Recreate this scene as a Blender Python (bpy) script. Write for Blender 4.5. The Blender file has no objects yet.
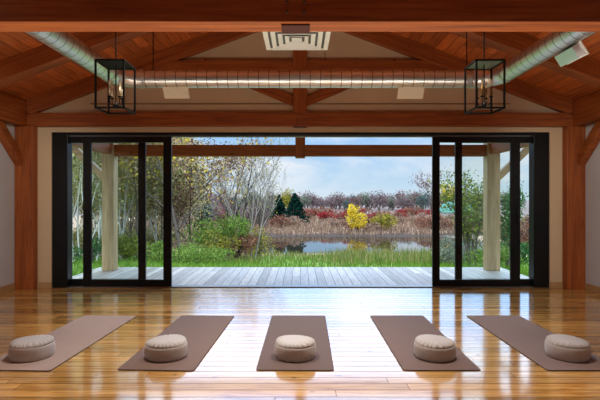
import bpy, bmesh, math, random
import numpy as np
from mathutils import Vector, Matrix

C = bpy.context.scene.collection
FPX = 469.0          # focal length in pixels of the 600 px wide frame
H = 1.34             # eye height

# ------------------------------------------------------------------ helpers
class MB:
    """collects polygons; build() links them as one mesh object"""
    def __init__(s): s.v = []; s.f = []; s.m = []
    def poly(s, pts, mi=0):
        n = len(s.v); s.v += [tuple(p) for p in pts]; s.f.append(tuple(range(n, n+len(pts)))); s.m.append(mi)
    def box(s, x0, x1, y0, y1, z0, z1, mi=0):
        n = len(s.v)
        s.v += [(x0,y0,z0),(x1,y0,z0),(x1,y1,z0),(x0,y1,z0),(x0,y0,z1),(x1,y0,z1),(x1,y1,z1),(x0,y1,z1)]
        for f in ((0,3,2,1),(4,5,6,7),(0,1,5,4),(1,2,6,5),(2,3,7,6),(3,0,4,7)):
            s.f.append(tuple(n+i for i in f)); s.m.append(mi)
    def prism(s, pts, d, mi=0):
        """polygon pts (3-D) extruded by vector d"""
        n = len(s.v); k = len(pts); d = Vector(d)
        s.v += [tuple(p) for p in pts] + [tuple(Vector(p)+d) for p in pts]
        s.f.append(tuple(range(n, n+k))[::-1]); s.m.append(mi)
        s.f.append(tuple(range(n+k, n+2*k))); s.m.append(mi)
        for i in range(k):
            j = (i+1) % k
            s.f.append((n+i, n+j, n+k+j, n+k+i)); s.m.append(mi)
    def tube(s, pts, rad, seg=8, mi=0, cap=True, ring_mi=None):
        pts = [Vector(p) for p in pts]
        if not isinstance(rad, (list, tuple)): rad = [rad]*len(pts)
        n0 = len(s.v); up = None
        for i, p in enumerate(pts):
            t = (pts[min(i+1, len(pts)-1)] - pts[max(i-1, 0)]).normalized()
            if up is None:
                up = Vector((0,0,1)) if abs(t.z) < .9 else Vector((1,0,0))
            a = t.cross(up)
            if a.length < 1e-6: a = t.orthogonal()
            a.normalize(); b = a.cross(t).normalized(); up = b
            for k in range(seg):
                an = 2*math.pi*k/seg
                s.v.append(tuple(p + (a*math.cos(an) + b*math.sin(an))*rad[i]))
        for i in range(len(pts)-1):
            for k in range(seg):
                k2 = (k+1) % seg
                s.f.append((n0+i*seg+k, n0+i*seg+k2, n0+(i+1)*seg+k2, n0+(i+1)*seg+k))
                s.m.append(ring_mi[i] if ring_mi else mi)
        if cap:
            s.f.append(tuple(n0+k for k in range(seg))[::-1]); s.m.append(mi)
            e = n0+(len(pts)-1)*seg
            s.f.append(tuple(e+k for k in range(seg))); s.m.append(mi)
    def lathe(s, prof, seg=24, mi=0, at=(0,0,0)):
        """prof: (radius, z) from bottom to top about the z axis"""
        n0 = len(s.v)
        for r, z in prof:
            for k in range(seg):
                a = 2*math.pi*k/seg
                s.v.append((at[0]+r*math.cos(a), at[1]+r*math.sin(a), at[2]+z))
        for i in range(len(prof)-1):
            for k in range(seg):
                k2 = (k+1) % seg
                s.f.append((n0+i*seg+k, n0+i*seg+k2, n0+(i+1)*seg+k2, n0+(i+1)*seg+k)); s.m.append(mi)
        s.f.append(tuple(n0+k for k in range(seg))[::-1]); s.m.append(mi)
        e = n0+(len(prof)-1)*seg
        s.f.append(tuple(e+k for k in range(seg))); s.m.append(mi)
    def build(s, name, mats, parent=None, smooth=False, bevel=0, loc=None, fix=True):
        me = bpy.data.meshes.new(name)
        me.from_pydata(s.v, [], s.f)
        if not isinstance(mats, (list, tuple)): mats = [mats]
        for m in mats: me.materials.append(m)
        if len(mats) > 1: me.polygons.foreach_set('material_index', s.m)
        if fix:
            bm = bmesh.new(); bm.from_mesh(me); bmesh.ops.recalc_face_normals(bm, faces=bm.faces); bm.to_mesh(me); bm.free()
        if smooth: me.polygons.foreach_set('use_smooth', [True]*len(me.polygons))
        me.update()
        o = bpy.data.objects.new(name, me); C.objects.link(o)
        if parent is not None: o.parent = parent
        if loc: o.location = loc
        if bevel:
            b = o.modifiers.new('bevel', 'BEVEL'); b.width = bevel; b.segments = 2; b.limit_method = 'ANGLE'
        return o

def np_mesh(name, V, F, mat, parent=None):
    """V (n,3) float, F (m,k) int arrays"""
    me = bpy.data.meshes.new(name)
    k = F.shape[1]
    me.vertices.add(len(V)); me.vertices.foreach_set('co', np.asarray(V, np.float32).ravel())
    me.loops.add(F.size); me.loops.foreach_set('vertex_index', F.astype(np.int32).ravel())
    me.polygons.add(len(F)); me.polygons.foreach_set('loop_start', np.arange(0, F.size, k, dtype=np.int32))
    me.update(calc_edges=True); me.validate()
    me.materials.append(mat)
    o = bpy.data.objects.new(name, me); C.objects.link(o)
    if parent is not None: o.parent = parent
    return o

def tag(o, label=None, cat=None, group=None, kind=None):
    if label: o['label'] = label
    if cat: o['category'] = cat
    if group: o['group'] = group
    if kind: o['kind'] = kind
    return o

def empty(name, loc=(0,0,0), rz=0):
    o = bpy.data.objects.new(name, None); C.objects.link(o)
    o.location = loc; o.rotation_euler = (0,0,rz); o.empty_display_size = .1
    return o

def copy_tree(o, parent=None):
    kids = [c for c in bpy.data.objects if c.parent == o]
    c = o.copy(); C.objects.link(c)
    c.parent = parent
    for ch in kids: copy_tree(ch, c)
    return c

def struct(o, label=None):
    o['kind'] = 'structure'
    if label: o['label'] = label
    return o

def at(px, Y): return (px-300)/FPX*Y      # world X of a picture column at depth Y

# ------------------------------------------------------------------ materials
def srgb(r, g, b):
    f = lambda c: (c/255/12.92) if c/255 <= .04045 else ((c/255+.055)/1.055)**2.4
    return (f(r), f(g), f(b), 1)

class NT:
    def __init__(s, name):
        s.mat = bpy.data.materials.new(name); s.mat.use_nodes = True
        s.t = s.mat.node_tree; s.t.nodes.clear()
        s.out = s.n('ShaderNodeOutputMaterial')
    def n(s, typ, **kw):
        nd = s.t.nodes.new(typ)
        for k, v in kw.items():
            if k.startswith('i_'): nd.inputs[k[2:].replace('_', ' ')].default_value = v
            else: setattr(nd, k, v)
        return nd
    def l(s, a, b): s.t.links.new(a, b)
    def math(s, op, a, b=None):
        nd = s.n('ShaderNodeMath', operation=op)
        for i, x in enumerate((a, b)):
            if x is None: continue
            if isinstance(x, (int, float)): nd.inputs[i].default_value = x
            else: s.l(x, nd.inputs[i])
        return nd.outputs[0]
    def ramp(s, fac, stops, interp='LINEAR'):
        nd = s.n('ShaderNodeValToRGB'); cr = nd.color_ramp; cr.interpolation = interp
        while len(cr.elements) < len(stops): cr.elements.new(.5)
        for e, (p, c) in zip(cr.elements, stops): e.position = p; e.color = c
        s.l(fac, nd.inputs[0]); return nd.outputs[0]
    def mix(s, fac, a, b, blend='MIX'):
        nd = s.n('ShaderNodeMix', data_type='RGBA', blend_type=blend)
        for i, x in ((0, fac), (6, a), (7, b)):
            if isinstance(x, (int, float, tuple)): nd.inputs[i].default_value = x
            else: s.l(x, nd.inputs[i])
        return nd.outputs[2]
    def bsdf(s, color, rough=.5, bump=None, bstr=.3, bdist=.01, **kw):
        b = s.n('ShaderNodeBsdfPrincipled')
        if isinstance(color, tuple): b.inputs['Base Color'].default_value = color
        else: s.l(color, b.inputs['Base Color'])
        if isinstance(rough, (int, float)): b.inputs['Roughness'].default_value = rough
        else: s.l(rough, b.inputs['Roughness'])
        for k, v in kw.items(): b.inputs[k.replace('_', ' ')].default_value = v
        if bump is not None:
            bp = s.n('ShaderNodeBump'); bp.inputs['Strength'].default_value = bstr; bp.inputs['Distance'].default_value = bdist
            s.l(bump, bp.inputs['Height']); s.l(bp.outputs[0], b.inputs['Normal'])
        s.l(b.outputs[0], s.out.inputs[0]); return b

def noise(t, vec, scale, detail=3, rough=.5, dist=0):
    nd = t.n('ShaderNodeTexNoise'); nd.inputs['Scale'].default_value = scale
    nd.inputs['Detail'].default_value = detail; nd.inputs['Roughness'].default_value = rough
    nd.inputs['Distortion'].default_value = dist
    if vec is not None: t.l(vec, nd.inputs['Vector'])
    return nd.outputs[0]

def mapped(t, scale=(1,1,1), rot=(0,0,0), coord='Object'):
    tc = t.n('ShaderNodeTexCoord'); mp = t.n('ShaderNodeMapping')
    mp.inputs['Scale'].default_value = scale; mp.inputs['Rotation'].default_value = rot
    t.l(tc.outputs[coord], mp.inputs['Vector']); return mp.outputs[0]

def timber(name, lo, mid, hi, axis='X', rot=(0,0,0), rough=.55):
    """sawn timber, grain along the axis, a few knots"""
    t = NT(name)
    sc = {'X': (.9, 16, 16), 'Y': (16, .9, 16), 'Z': (16, 16, .9)}[axis]
    tc = t.n('ShaderNodeTexCoord')
    r = t.n('ShaderNodeMapping'); r.inputs['Rotation'].default_value = rot
    t.l(tc.outputs['Object'], r.inputs['Vector'])
    m = t.n('ShaderNodeMapping'); m.inputs['Scale'].default_value = sc
    t.l(r.outputs[0], m.inputs['Vector'])
    g = noise(t, m.outputs[0], 1.6, 5, .6, .6)
    big = noise(t, r.outputs[0], 1.3, 2)
    col = t.ramp(g, [(.28, lo), (.5, mid), (.75, hi)])
    col = t.mix(t.math('MULTIPLY', big, .5), col, mid)
    vo = t.n('ShaderNodeTexVoronoi'); vo.inputs['Scale'].default_value = 2.3
    m2 = t.n('ShaderNodeMapping')
    m2.inputs['Scale'].default_value = tuple(.55 if s < 1 else 1.0 for s in sc)
    t.l(r.outputs[0], m2.inputs['Vector']); t.l(m2.outputs[0], vo.inputs['Vector'])
    k = t.ramp(vo.outputs['Distance'], [(.02, (1,1,1,1)), (.07, (0,0,0,1))])
    col = t.mix(t.math('MULTIPLY', k, .75), col, (lo[0]*.25, lo[1]*.22, lo[2]*.22, 1))
    t.bsdf(col, rough, g, .15, .004)
    return t.mat

RED = (srgb(96,42,12), srgb(148,74,24), srgb(182,104,42))
ROOFROT = math.atan(.37)
M = {}
M['beam_x'] = timber('fir beam crosswise', *RED, 'X')
M['beam_y'] = timber('fir beam lengthwise', *RED, 'Y')
M['beam_z'] = timber('fir post upright', *RED, 'Z')
M['beam_l'] = timber('fir rafter rising right', *RED, 'X', (0, ROOFROT, 0))
M['beam_r'] = timber('fir rafter rising left', *RED, 'X', (0, -ROOFROT, 0))
PALE = (srgb(132,104,70), srgb(200,168,122), srgb(226,200,158))
M['pale_z'] = timber('weathered porch post wood', *PALE, 'Z')
M['pale_x'] = timber('weathered porch brace wood', *PALE, 'X')

def planks(name, axis_across, width, cols, groove=.03, length=2.6, rough=.5, grain=14, gloss=None):
    """boards of the given width; boards run along the other horizontal axis"""
    t = NT(name)
    tc = t.n('ShaderNodeTexCoord'); sp = t.n('ShaderNodeSeparateXYZ'); t.l(tc.outputs['Object'], sp.inputs[0])
    a, b = (sp.outputs[1], sp.outputs[0]) if axis_across == 'Y' else (sp.outputs[0], sp.outputs[1])
    u = t.math('DIVIDE', a, width); fl = t.math('FLOOR', u); fr = t.math('FRACT', u)
    wn = t.n('ShaderNodeTexWhiteNoise', noise_dimensions='1D'); t.l(fl, wn.inputs['W'])
    off = t.math('MULTIPLY', wn.outputs[0], length*3.7)
    v = t.math('DIVIDE', t.math('ADD', b, off), length); vfl = t.math('FLOOR', v); vfr = t.math('FRACT', v)
    cb = t.n('ShaderNodeCombineXYZ'); t.l(fl, cb.inputs[0]); t.l(vfl, cb.inputs[1])
    w2 = t.n('ShaderNodeTexWhiteNoise', noise_dimensions='2D'); t.l(cb.outputs[0], w2.inputs['Vector'])
    rnd = w2.outputs[0]
    # grain, shifted per board
    cg = t.n('ShaderNodeCombineXYZ')
    t.l(t.math('MULTIPLY', b, 1.1), cg.inputs[0]); t.l(t.math('MULTIPLY', a, grain), cg.inputs[1])
    t.l(t.math('MULTIPLY', rnd, 37.0), cg.inputs[2])
    g = noise(t, cg.outputs[0], 2.2, 5, .6, .8)
    col = t.ramp(g, [(.25, cols[0]), (.5, cols[1]), (.75, cols[2])])
    tint = t.ramp(rnd, [(0, (.58,.52,.46,1)), (.5, (.95,.95,.95,1)), (1, (1.25,1.2,1.1,1))])
    col = t.mix(.85, col, tint, 'MULTIPLY')
    # knots
    ck = t.n('ShaderNodeCombineXYZ'); t.l(b, ck.inputs[0]); t.l(t.math('MULTIPLY', a, 1.6), ck.inputs[1]); t.l(rnd, ck.inputs[2])
    vo = t.n('ShaderNodeTexVoronoi'); vo.inputs['Scale'].default_value = 3.4; t.l(ck.outputs[0], vo.inputs['Vector'])
    k = t.ramp(vo.outputs['Distance'], [(.04, (1,1,1,1)), (.11, (0,0,0,1))])
    col = t.mix(t.math('MULTIPLY', k, .7), col, (cols[0][0]*.3, cols[0][1]*.25, cols[0][2]*.2, 1))
    # gaps between boards
    e = t.math('MULTIPLY', t.math('LESS_THAN', fr, groove), 1.0)
    e2 = t.math('LESS_THAN', vfr, .004/length*1.4)
    gap = t.math('MAXIMUM', e, e2)
    col = t.mix(t.math('MULTIPLY', gap, .8), col, (cols[0][0]*.16, cols[0][1]*.14, cols[0][2]*.13, 1))
    # height: gently crowned boards with sunk gaps
    cr = t.math('MULTIPLY', t.math('MULTIPLY', fr, t.math('SUBTRACT', 1.0, fr)), 4.0)
    cr = t.math('POWER', cr, .35)
    tilt = t.math('MULTIPLY', t.math('SUBTRACT', rnd, .5), t.math('MULTIPLY', fr, .9))
    h = t.math('ADD', t.math('ADD', cr, tilt), t.math('MULTIPLY', g, .18))
    h = t.math('SUBTRACT', h, t.math('MULTIPLY', gap, 1.0))
    if gloss:
        tc2 = noise(t, tc.outputs['Object'], 2.4, 3)
        h = t.math('ADD', h, t.math('MULTIPLY', tc2, .5))
        ro = t.math('ADD', t.math('MULTIPLY', g, .12), gloss['rough'])
        pb = t.bsdf(col, ro, h, gloss['bump'], .0026, **gloss['kw'])
        cs = t.n('ShaderNodeCombineXYZ'); t.l(t.math('MULTIPLY', b, .7), cs.inputs[0]); t.l(t.math('MULTIPLY', a, 2.2), cs.inputs[1])
        vs = t.n('ShaderNodeTexVoronoi'); vs.inputs['Scale'].default_value = 9.0; t.l(cs.outputs[0], vs.inputs['Vector'])
        sk = t.ramp(vs.outputs['Distance'], [(.05, (1,1,1,1)), (.13, (0,0,0,1))])
        dull = t.math('MAXIMUM', gap, t.math('MULTIPLY', sk, .7))
        t.l(t.math('SUBTRACT', 1.0, t.math('MULTIPLY', dull, .75)), pb.inputs['Coat Weight'])
    else:
        t.bsdf(col, rough, h, .5, .004)
    return t.mat

M['floor'] = planks('varnished pine floorboards', 'Y', .118,
    (srgb(164,108,48), srgb(216,164,90), srgb(236,196,128)), .085, 2.8, grain=15,
    gloss=dict(rough=.08, bump=.42, kw=dict(Coat_Weight=1.0, Coat_IOR=2.9, Specular_IOR_Level=.05, Coat_Roughness=.1)))
M['ceiling'] = planks('fir ceiling boards', 'X', .135,
    (srgb(150,72,28), srgb(190,100,44), srgb(214,128,64)), .06, 3.4)
M['deck'] = planks('silver grey deck boards', 'X', .142,
    (srgb(150,144,138), srgb(188,182,176), srgb(208,203,198)), .08, 6.0, rough=.45)

def plain(name, col, rough=.6, var=.06, scale=6, bstr=.05, **kw):
    t = NT(name)
    n = noise(t, mapped(t), scale, 4)
    c2 = tuple(max(0, c*(1-var*3)) for c in col[:3]) + (1,)
    c = t.mix(n, c2, tuple(min(1, x*(1+var)) for x in col[:3]) + (1,))
    t.bsdf(c, rough, n, bstr, .003, **kw)
    return t.mat

M['plaster'] = plain('warm cream wall plaster', srgb(214,190,156), .85, .04, 3)
M['plaster_side'] = plain('pale grey wall plaster', srgb(206,208,212), .85, .03, 3)
M['base_wood'] = plain('pine baseboard', srgb(190,150,104), .5, .08, 9)
M['seam'] = plain('gable seam strip', srgb(150,122,92), .8, .04)
M['black'] = plain('black satin door metal', srgb(8,10,13), .38, .05, 40, Specular_IOR_Level=.35)
M['track'] = plain('grey door track metal', srgb(120,126,130), .35, .05, 40, Metallic=.7)
M['iron'] = plain('black lantern iron', srgb(9,8,8), .6, .1, 60, Specular_IOR_Level=.2)
M['steel'] = plain('steel bolt', srgb(120,100,85), .35, .1, 60, Metallic=.8)
M['peg'] = plain('dark end grain tenon', srgb(72,24,12), .7, .1, 20)
M['enamel'] = plain('white enamelled diffuser metal', srgb(226,224,218), .4, .02, 20)
M['throat_shade'] = plain('painted diffuser gap shade', srgb(92,90,86), .6, .04, 20)  # dark grey plate colour stands in for shade between the louvre rings
M['register'] = plain('cream enamelled register metal', srgb(226,212,184), .45, .02, 20)
M['candle'] = plain('cream candle sleeve', srgb(214,196,160), .5, .03, 30)
M['brass'] = plain('aged brass', srgb(150,108,52), .35, .1, 40, Metallic=.9)

def duct_mat(name, dark=False):
    t = NT(name)
    n = noise(t, mapped(t, (3, 3, 3)), 2, 2)
    c = t.mix(n, srgb(206,208,208), srgb(238,240,240)) if not dark else srgb(110,106,100)
    ro = t.math('ADD', t.math('MULTIPLY', n, .12), .28)
    t.bsdf(c, ro, n, .02, .003, Metallic=.95)
    return t.mat
M['zinc'] = duct_mat('galvanised duct metal'); M['zinc_dark'] = duct_mat('duct lock seam', True)

def glass_mat():
    t = NT('clear door glass')
    tr = t.n('ShaderNodeBsdfTransparent'); tr.inputs[0].default_value = (.945, .972, .965, 1)
    gl = t.n('ShaderNodeBsdfGlossy'); gl.inputs['Roughness'].default_value = .01
    fr = t.n('ShaderNodeFresnel'); fr.inputs['IOR'].default_value = 1.35
    mx = t.n('ShaderNodeMixShader'); t.l(fr.outputs[0], mx.inputs[0]); t.l(tr.outputs[0], mx.inputs[1]); t.l(gl.outputs[0], mx.inputs[2])
    t.l(mx.outputs[0], t.out.inputs[0]); return t.mat
M['glass'] = glass_mat()

def bulb_mat():
    t = NT('frosted candle bulb')
    t.bsdf(srgb(235,215,180), .3, Transmission_Weight=.4)
    return t.mat
M['bulb'] = bulb_mat()

def fabric(name, col, weave=420, var=.12):
    t = NT(name)
    v = mapped(t)
    n1 = noise(t, v, weave, 2); n2 = noise(t, v, 9, 3)
    mp = mapped(t, (weave*.35, weave*.05, 1)); n3 = noise(t, mp, 3, 2)
    c = t.mix(n2, tuple(x*(1-var) for x in col[:3])+(1,), tuple(x*(1+var) for x in col[:3])+(1,))
    c = t.mix(t.math('MULTIPLY', n3, .35), c, tuple(x*.62 for x in col[:3])+(1,))
    t.bsdf(c, .9, n1, .25, .002, Sheen_Weight=.25)
    return t.mat
M['linen'] = fabric('oatmeal linen', srgb(200,194,190), 260, .06)

def leafmat(name, cols, rough=.6, trans=.35):
    """each leaf picks its own tint"""
    t = NT(name)
    g = t.n('ShaderNodeNewGeometry')
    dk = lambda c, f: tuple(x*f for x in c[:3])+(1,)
    cols = [dk(c, f) for q in cols for c, f in ((q, 1.0), (q, .42))]  # darkened copy of each tint paints shaded leaves in among the lit
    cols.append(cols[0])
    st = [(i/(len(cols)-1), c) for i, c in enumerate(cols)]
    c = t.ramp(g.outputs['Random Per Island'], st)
    d = t.n('ShaderNodeBsdfDiffuse'); t.l(c, d.inputs[0])
    tl = t.n('ShaderNodeBsdfTranslucent'); t.l(c, tl.inputs[0])
    mx = t.n('ShaderNodeMixShader'); mx.inputs[0].default_value = trans
    t.l(d.outputs[0], mx.inputs[1]); t.l(tl.outputs[0], mx.inputs[2]); t.l(mx.outputs[0], t.out.inputs[0])
    return t.mat
S = srgb
L = {
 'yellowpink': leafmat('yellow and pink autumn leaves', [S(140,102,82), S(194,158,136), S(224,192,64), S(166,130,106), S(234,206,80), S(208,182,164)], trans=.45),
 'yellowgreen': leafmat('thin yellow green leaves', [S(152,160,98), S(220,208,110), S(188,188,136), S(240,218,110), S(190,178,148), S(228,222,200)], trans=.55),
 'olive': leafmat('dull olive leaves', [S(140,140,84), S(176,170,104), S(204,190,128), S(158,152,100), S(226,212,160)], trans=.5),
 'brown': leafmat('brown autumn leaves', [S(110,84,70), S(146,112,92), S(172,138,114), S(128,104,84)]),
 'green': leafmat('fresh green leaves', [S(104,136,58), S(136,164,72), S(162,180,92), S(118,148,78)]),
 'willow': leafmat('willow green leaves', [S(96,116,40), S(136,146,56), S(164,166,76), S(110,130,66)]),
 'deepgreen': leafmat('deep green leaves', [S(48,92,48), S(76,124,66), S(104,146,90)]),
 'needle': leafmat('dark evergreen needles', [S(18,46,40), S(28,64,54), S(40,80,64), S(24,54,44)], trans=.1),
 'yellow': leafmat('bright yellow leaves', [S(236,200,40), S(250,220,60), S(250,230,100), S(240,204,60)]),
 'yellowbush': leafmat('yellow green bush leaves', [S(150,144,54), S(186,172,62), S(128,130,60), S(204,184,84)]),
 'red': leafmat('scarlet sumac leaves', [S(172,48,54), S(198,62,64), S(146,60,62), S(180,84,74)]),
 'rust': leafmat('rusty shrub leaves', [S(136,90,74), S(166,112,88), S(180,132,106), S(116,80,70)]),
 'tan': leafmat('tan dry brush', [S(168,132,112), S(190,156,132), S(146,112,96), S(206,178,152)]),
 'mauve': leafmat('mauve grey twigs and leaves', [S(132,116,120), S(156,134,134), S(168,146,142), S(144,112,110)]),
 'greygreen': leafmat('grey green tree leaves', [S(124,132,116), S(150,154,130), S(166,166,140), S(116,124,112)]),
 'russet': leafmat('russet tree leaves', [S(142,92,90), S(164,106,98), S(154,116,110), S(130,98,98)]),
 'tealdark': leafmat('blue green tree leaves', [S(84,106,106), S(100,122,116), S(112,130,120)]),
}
M['grass'] = leafmat('lawn grass blades', [S(86,126,40), S(118,154,56), S(146,172,74), S(100,140,48)])
M['tallgrass'] = leafmat('tall bank grass blades', [S(84,110,44), S(122,132,60), S(158,148,92), S(100,128,54), S(176,160,112)])
M['reed'] = leafmat('dry reed blades', [S(138,110,92), S(168,138,112), S(184,158,128), S(120,96,84), S(150,116,102)])
M['bark'] = plain('grey brown bark', srgb(104,92,84), .9, .2, 5)
M['bark_pale'] = plain('pale grey bark', srgb(172,164,154), .9, .2, 4)
M['bark_birch'] = plain('white birch bark', srgb(222,214,206), .8, .16, 3)
M['bark_birch2'] = plain('birch bark, greying', srgb(172,160,150), .85, .3, 2)
M['bark_dark'] = plain('dark brown bark', srgb(66,54,48), .9, .2, 5)

def ground_mat():
    t = NT('meadow ground')
    tc = t.n('ShaderNodeTexCoord'); sp = t.n('ShaderNodeSeparateXYZ'); t.l(tc.outputs['Object'], sp.inputs[0])
    n = noise(t, tc.outputs['Object'], .9, 4); n2 = noise(t, tc.outputs['Object'], .12, 3)
    grass = t.mix(n, S(92,128,50), S(134,158,76))
    brush = t.mix(n, S(126,100,84), S(172,144,116))
    far = t.mix(n2, S(104,86,84), S(118,100,90))
    y = t.math('ADD', sp.outputs[1], t.math('MULTIPLY', t.math('SUBTRACT', n2, .5), 9.0))
    f1 = t.ramp(t.math('DIVIDE', y, 100.0), [(.27, (0,0,0,1)), (.36, (1,1,1,1))])
    f2 = t.ramp(t.math('DIVIDE', y, 100.0), [(.82, (0,0,0,1)), (.9, (1,1,1,1))])
    c = t.mix(f1, grass, brush); c = t.mix(f2, c, far)
    mud = t.ramp(t.math('DIVIDE', sp.outputs[1], 100.0), [(.535, (0,0,0,1)), (.55, (1,1,1,1)), (.572, (1,1,1,1)), (.585, (0,0,0,1))])
    c = t.mix(mud, c, S(62,48,40))
    t.bsdf(c, .95, n, .5, .05); return t.mat
M['ground'] = ground_mat()

def water_mat():
    t = NT('still pond water')
    n = noise(t, mapped(t, (.5, 1.6, 1)), 1.2, 3)
    t.bsdf(S(46,42,34), .03, n, .02, .05, IOR=2.3, Specular_IOR_Level=.8)
    return t.mat
M['water'] = water_mat()

# ------------------------------------------------------------------ the room
XW = 4.28            # inner face of the side walls
YG = 7.15            # inner face of the gable wall
YB = -3.6            # rear of the room, behind the viewer
ZR = 4.37            # underside of the ridge
SL = .37             # roof slope
roof = lambda x: ZR - SL*abs(x)

b = MB(); b.box(-XW, XW, YB, 7.34, -.12, 0)
struct(b.build('floor', M['floor']), 'varnished honey pine plank floor')
for side, sx in (('left', -1), ('right', 1)):
    b = MB(); x0, x1 = sorted((sx*XW, sx*(XW+.16)))
    b.box(x0, x1, YB, 7.34, -.12, roof(XW)+.01)
    struct(b.build('wall_'+side, M['plaster_side']), 'pale plaster side wall')
    b = MB(); x0, x1 = sorted((sx*(XW-.016), sx*XW)); b.box(x0, x1, YB, 7.02, 0, .1)
    struct(b.build('baseboard_'+side, M['base_wood'], bevel=.004), 'pine baseboard along the side wall')
# gable wall around the wide opening
DX0, DX1, DZ = -3.79, 3.81, 2.375
b = MB()
b.box(-XW, DX0, YG, 7.34, 0, DZ); b.box(DX1, XW, YG, 7.34, 0, DZ)
b.prism([(-XW, YG, DZ), (XW, YG, DZ), (XW, YG, roof(XW)+.02), (0, YG, ZR+.02), (-XW, YG, roof(XW)+.02)], (0, .19, 0))
struct(b.build('wall_back', M['plaster']), 'cream gable wall above the wide door opening')
for n, x0, x1 in ((1, -3.98, DX0), (2, DX1, 4.0)):
    b = MB(); b.box(x0, x1, YG-.016, YG, 0, .09)
    struct(b.build('baseboard_back' if n == 1 else 'baseboard_back_end', M['base_wood'], bevel=.003), 'short pine baseboard beside the door frame')
b = MB(); b.prism([(-XW, YB, 0), (XW, YB, 0), (XW, YB, roof(XW)), (0, YB, ZR), (-XW, YB, roof(XW))], (0, -.16, 0))
struct(b.build('wall_front', M['beam_z']), 'fir boarded wall at the other end of the room')
# seams in the gable boarding
b = MB(); b.box(-3.2, 3.2, YG-.006, YG, H+95.5*YG/FPX, H+96.8*YG/FPX)
struct(b.build('trim_1', M['seam']), 'thin horizontal seam strip across the gable')
b = MB(); b.box(.375, .388, YG-.005, YG, 3.36, roof(.38))
struct(b.build('trim_2', M['seam']), 'thin upright seam strip high on the gable')
# board ceiling, carried on over the porch
b = MB(); XE = 5.0
for sx in (-1, 1):
    b.prism([(0, YB, ZR), (sx*XE, YB, roof(XE)), (sx*XE, YB, roof(XE)+.16), (0, YB, ZR+.16)], (0, 9.75-YB, 0))
struct(b.build('ceiling', M['ceiling']), 'sloping fir board ceiling')

# ------------------------------------------------------------------ timber frame
TZ0, TZ1 = 2.45, 2.655        # tie beam
RD = .235                     # rafter depth, upright
def rafter_mb(y0, y1, sx, x_out, depth=RD, x_in=0.0):
    b = MB()
    b.prism([(sx*x_in, y0, roof(x_in)), (sx*x_out, y0, roof(x_out)), (sx*x_out, y0, roof(x_out)-depth), (sx*x_in, y0, roof(x_in)-depth)], (0, y1-y0, 0))
    return b
def bolt_mb(x, y, z, r=.011):
    b = MB(); b.tube([(x, y, z), (x, y-.012, z)], r, 10); return b

def truss(name, label, y0, y1, strut=True, collar=True, half=.105, cx=0.0):
    t = tag(empty(name, (0, y0, 0)), label, 'roof truss')
    off = Vector((0, -y0, 0))
    def fin(b, nm, mat, bev=.006, par=t):
        b.v = [tuple(Vector(v)+off) for v in b.v]
        return b.build(nm, mat, par, bevel=bev)
    b = MB(); b.box(-XW+.01, XW-.01, y0, y1, TZ0, TZ1); tie = fin(b, 'tie_beam', M['beam_x'])
    for sx in (-1, 1):
        fin(rafter_mb(y0, y1, sx, XW-.01, x_in=.0), 'rafter', M['beam_l'] if sx < 0 else M['beam_r'])
    ky0 = y0-.012
    b = MB(); b.box(cx-half, cx+half, ky0, y1, TZ1, roof(half+abs(cx))-RD); fin(b, 'king_post', M['beam_z'])
    b = MB(); b.box(cx-half, cx+half, ky0+.04, y1-.006, TZ0-.012, TZ0+.001); fin(b, 'tenon_end', M['peg'], .003)
    for dx in (-.055, .055):
        for dz in (.0625, .125):
            o = fin(bolt_mb(cx+dx, y0, TZ0+dz), 'bolt', M['steel'], 0)
    if strut:
        for sx in (-1, 1):
            b = MB(); xa, xb = half, 1.45
            za, dzz = TZ1+.10, .4
            zz = lambda x: za + (x-half)*.42
            b.prism([(cx+sx*xa, y0+.03, zz(xa)), (sx*xb, y0+.03, zz(xb)), (sx*xb, y0+.03, zz(xb)+.16), (cx+sx*xa, y0+.03, zz(xa)+.16)], (0, y1-y0-.06, 0))
            fin(b, 'strut', M['beam_r'] if sx < 0 else M['beam_l'])
    if collar:
        z0 = H+128.2*7.05/FPX; z1 = H+140*7.05/FPX
        b = MB(); xc0 = (ZR-RD-z0)/SL; xc1 = (ZR-RD-z1)/SL
        for sx in (-1, 1):
            b.prism([(cx+sx*half, y0+.008, z0), (sx*xc0, y0+.008, z0), (sx*xc1, y0+.008, z1), (cx+sx*half, y0+.008, z1)], (0, y1-y0-.016, 0))
        fin(b, 'collar_beam', M['beam_x'])
    return t

truss('gable_truss', 'red fir king post truss against the cream gable, above the doors', 7.05, YG-.005)
truss('roof_truss', 'big shadowed fir truss whose tie beam crosses the top of the view', 2.925, 3.10, strut=True, collar=True, half=.09, cx=-.028)

def intermediate(y0, y1, label):
    t = tag(empty('rafter_pair', (0, y0, 0)), label, 'rafter')
    for sx in (-1, 1):
        b = rafter_mb(0, y1-y0, sx, XW-.005); b.build('rafter', M['beam_l'] if sx < 0 else M['beam_r'], t, bevel=.006)
    return t
intermediate(5.68, 5.88, 'pair of fir rafters between the gable truss and the big shadowed truss')

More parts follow.
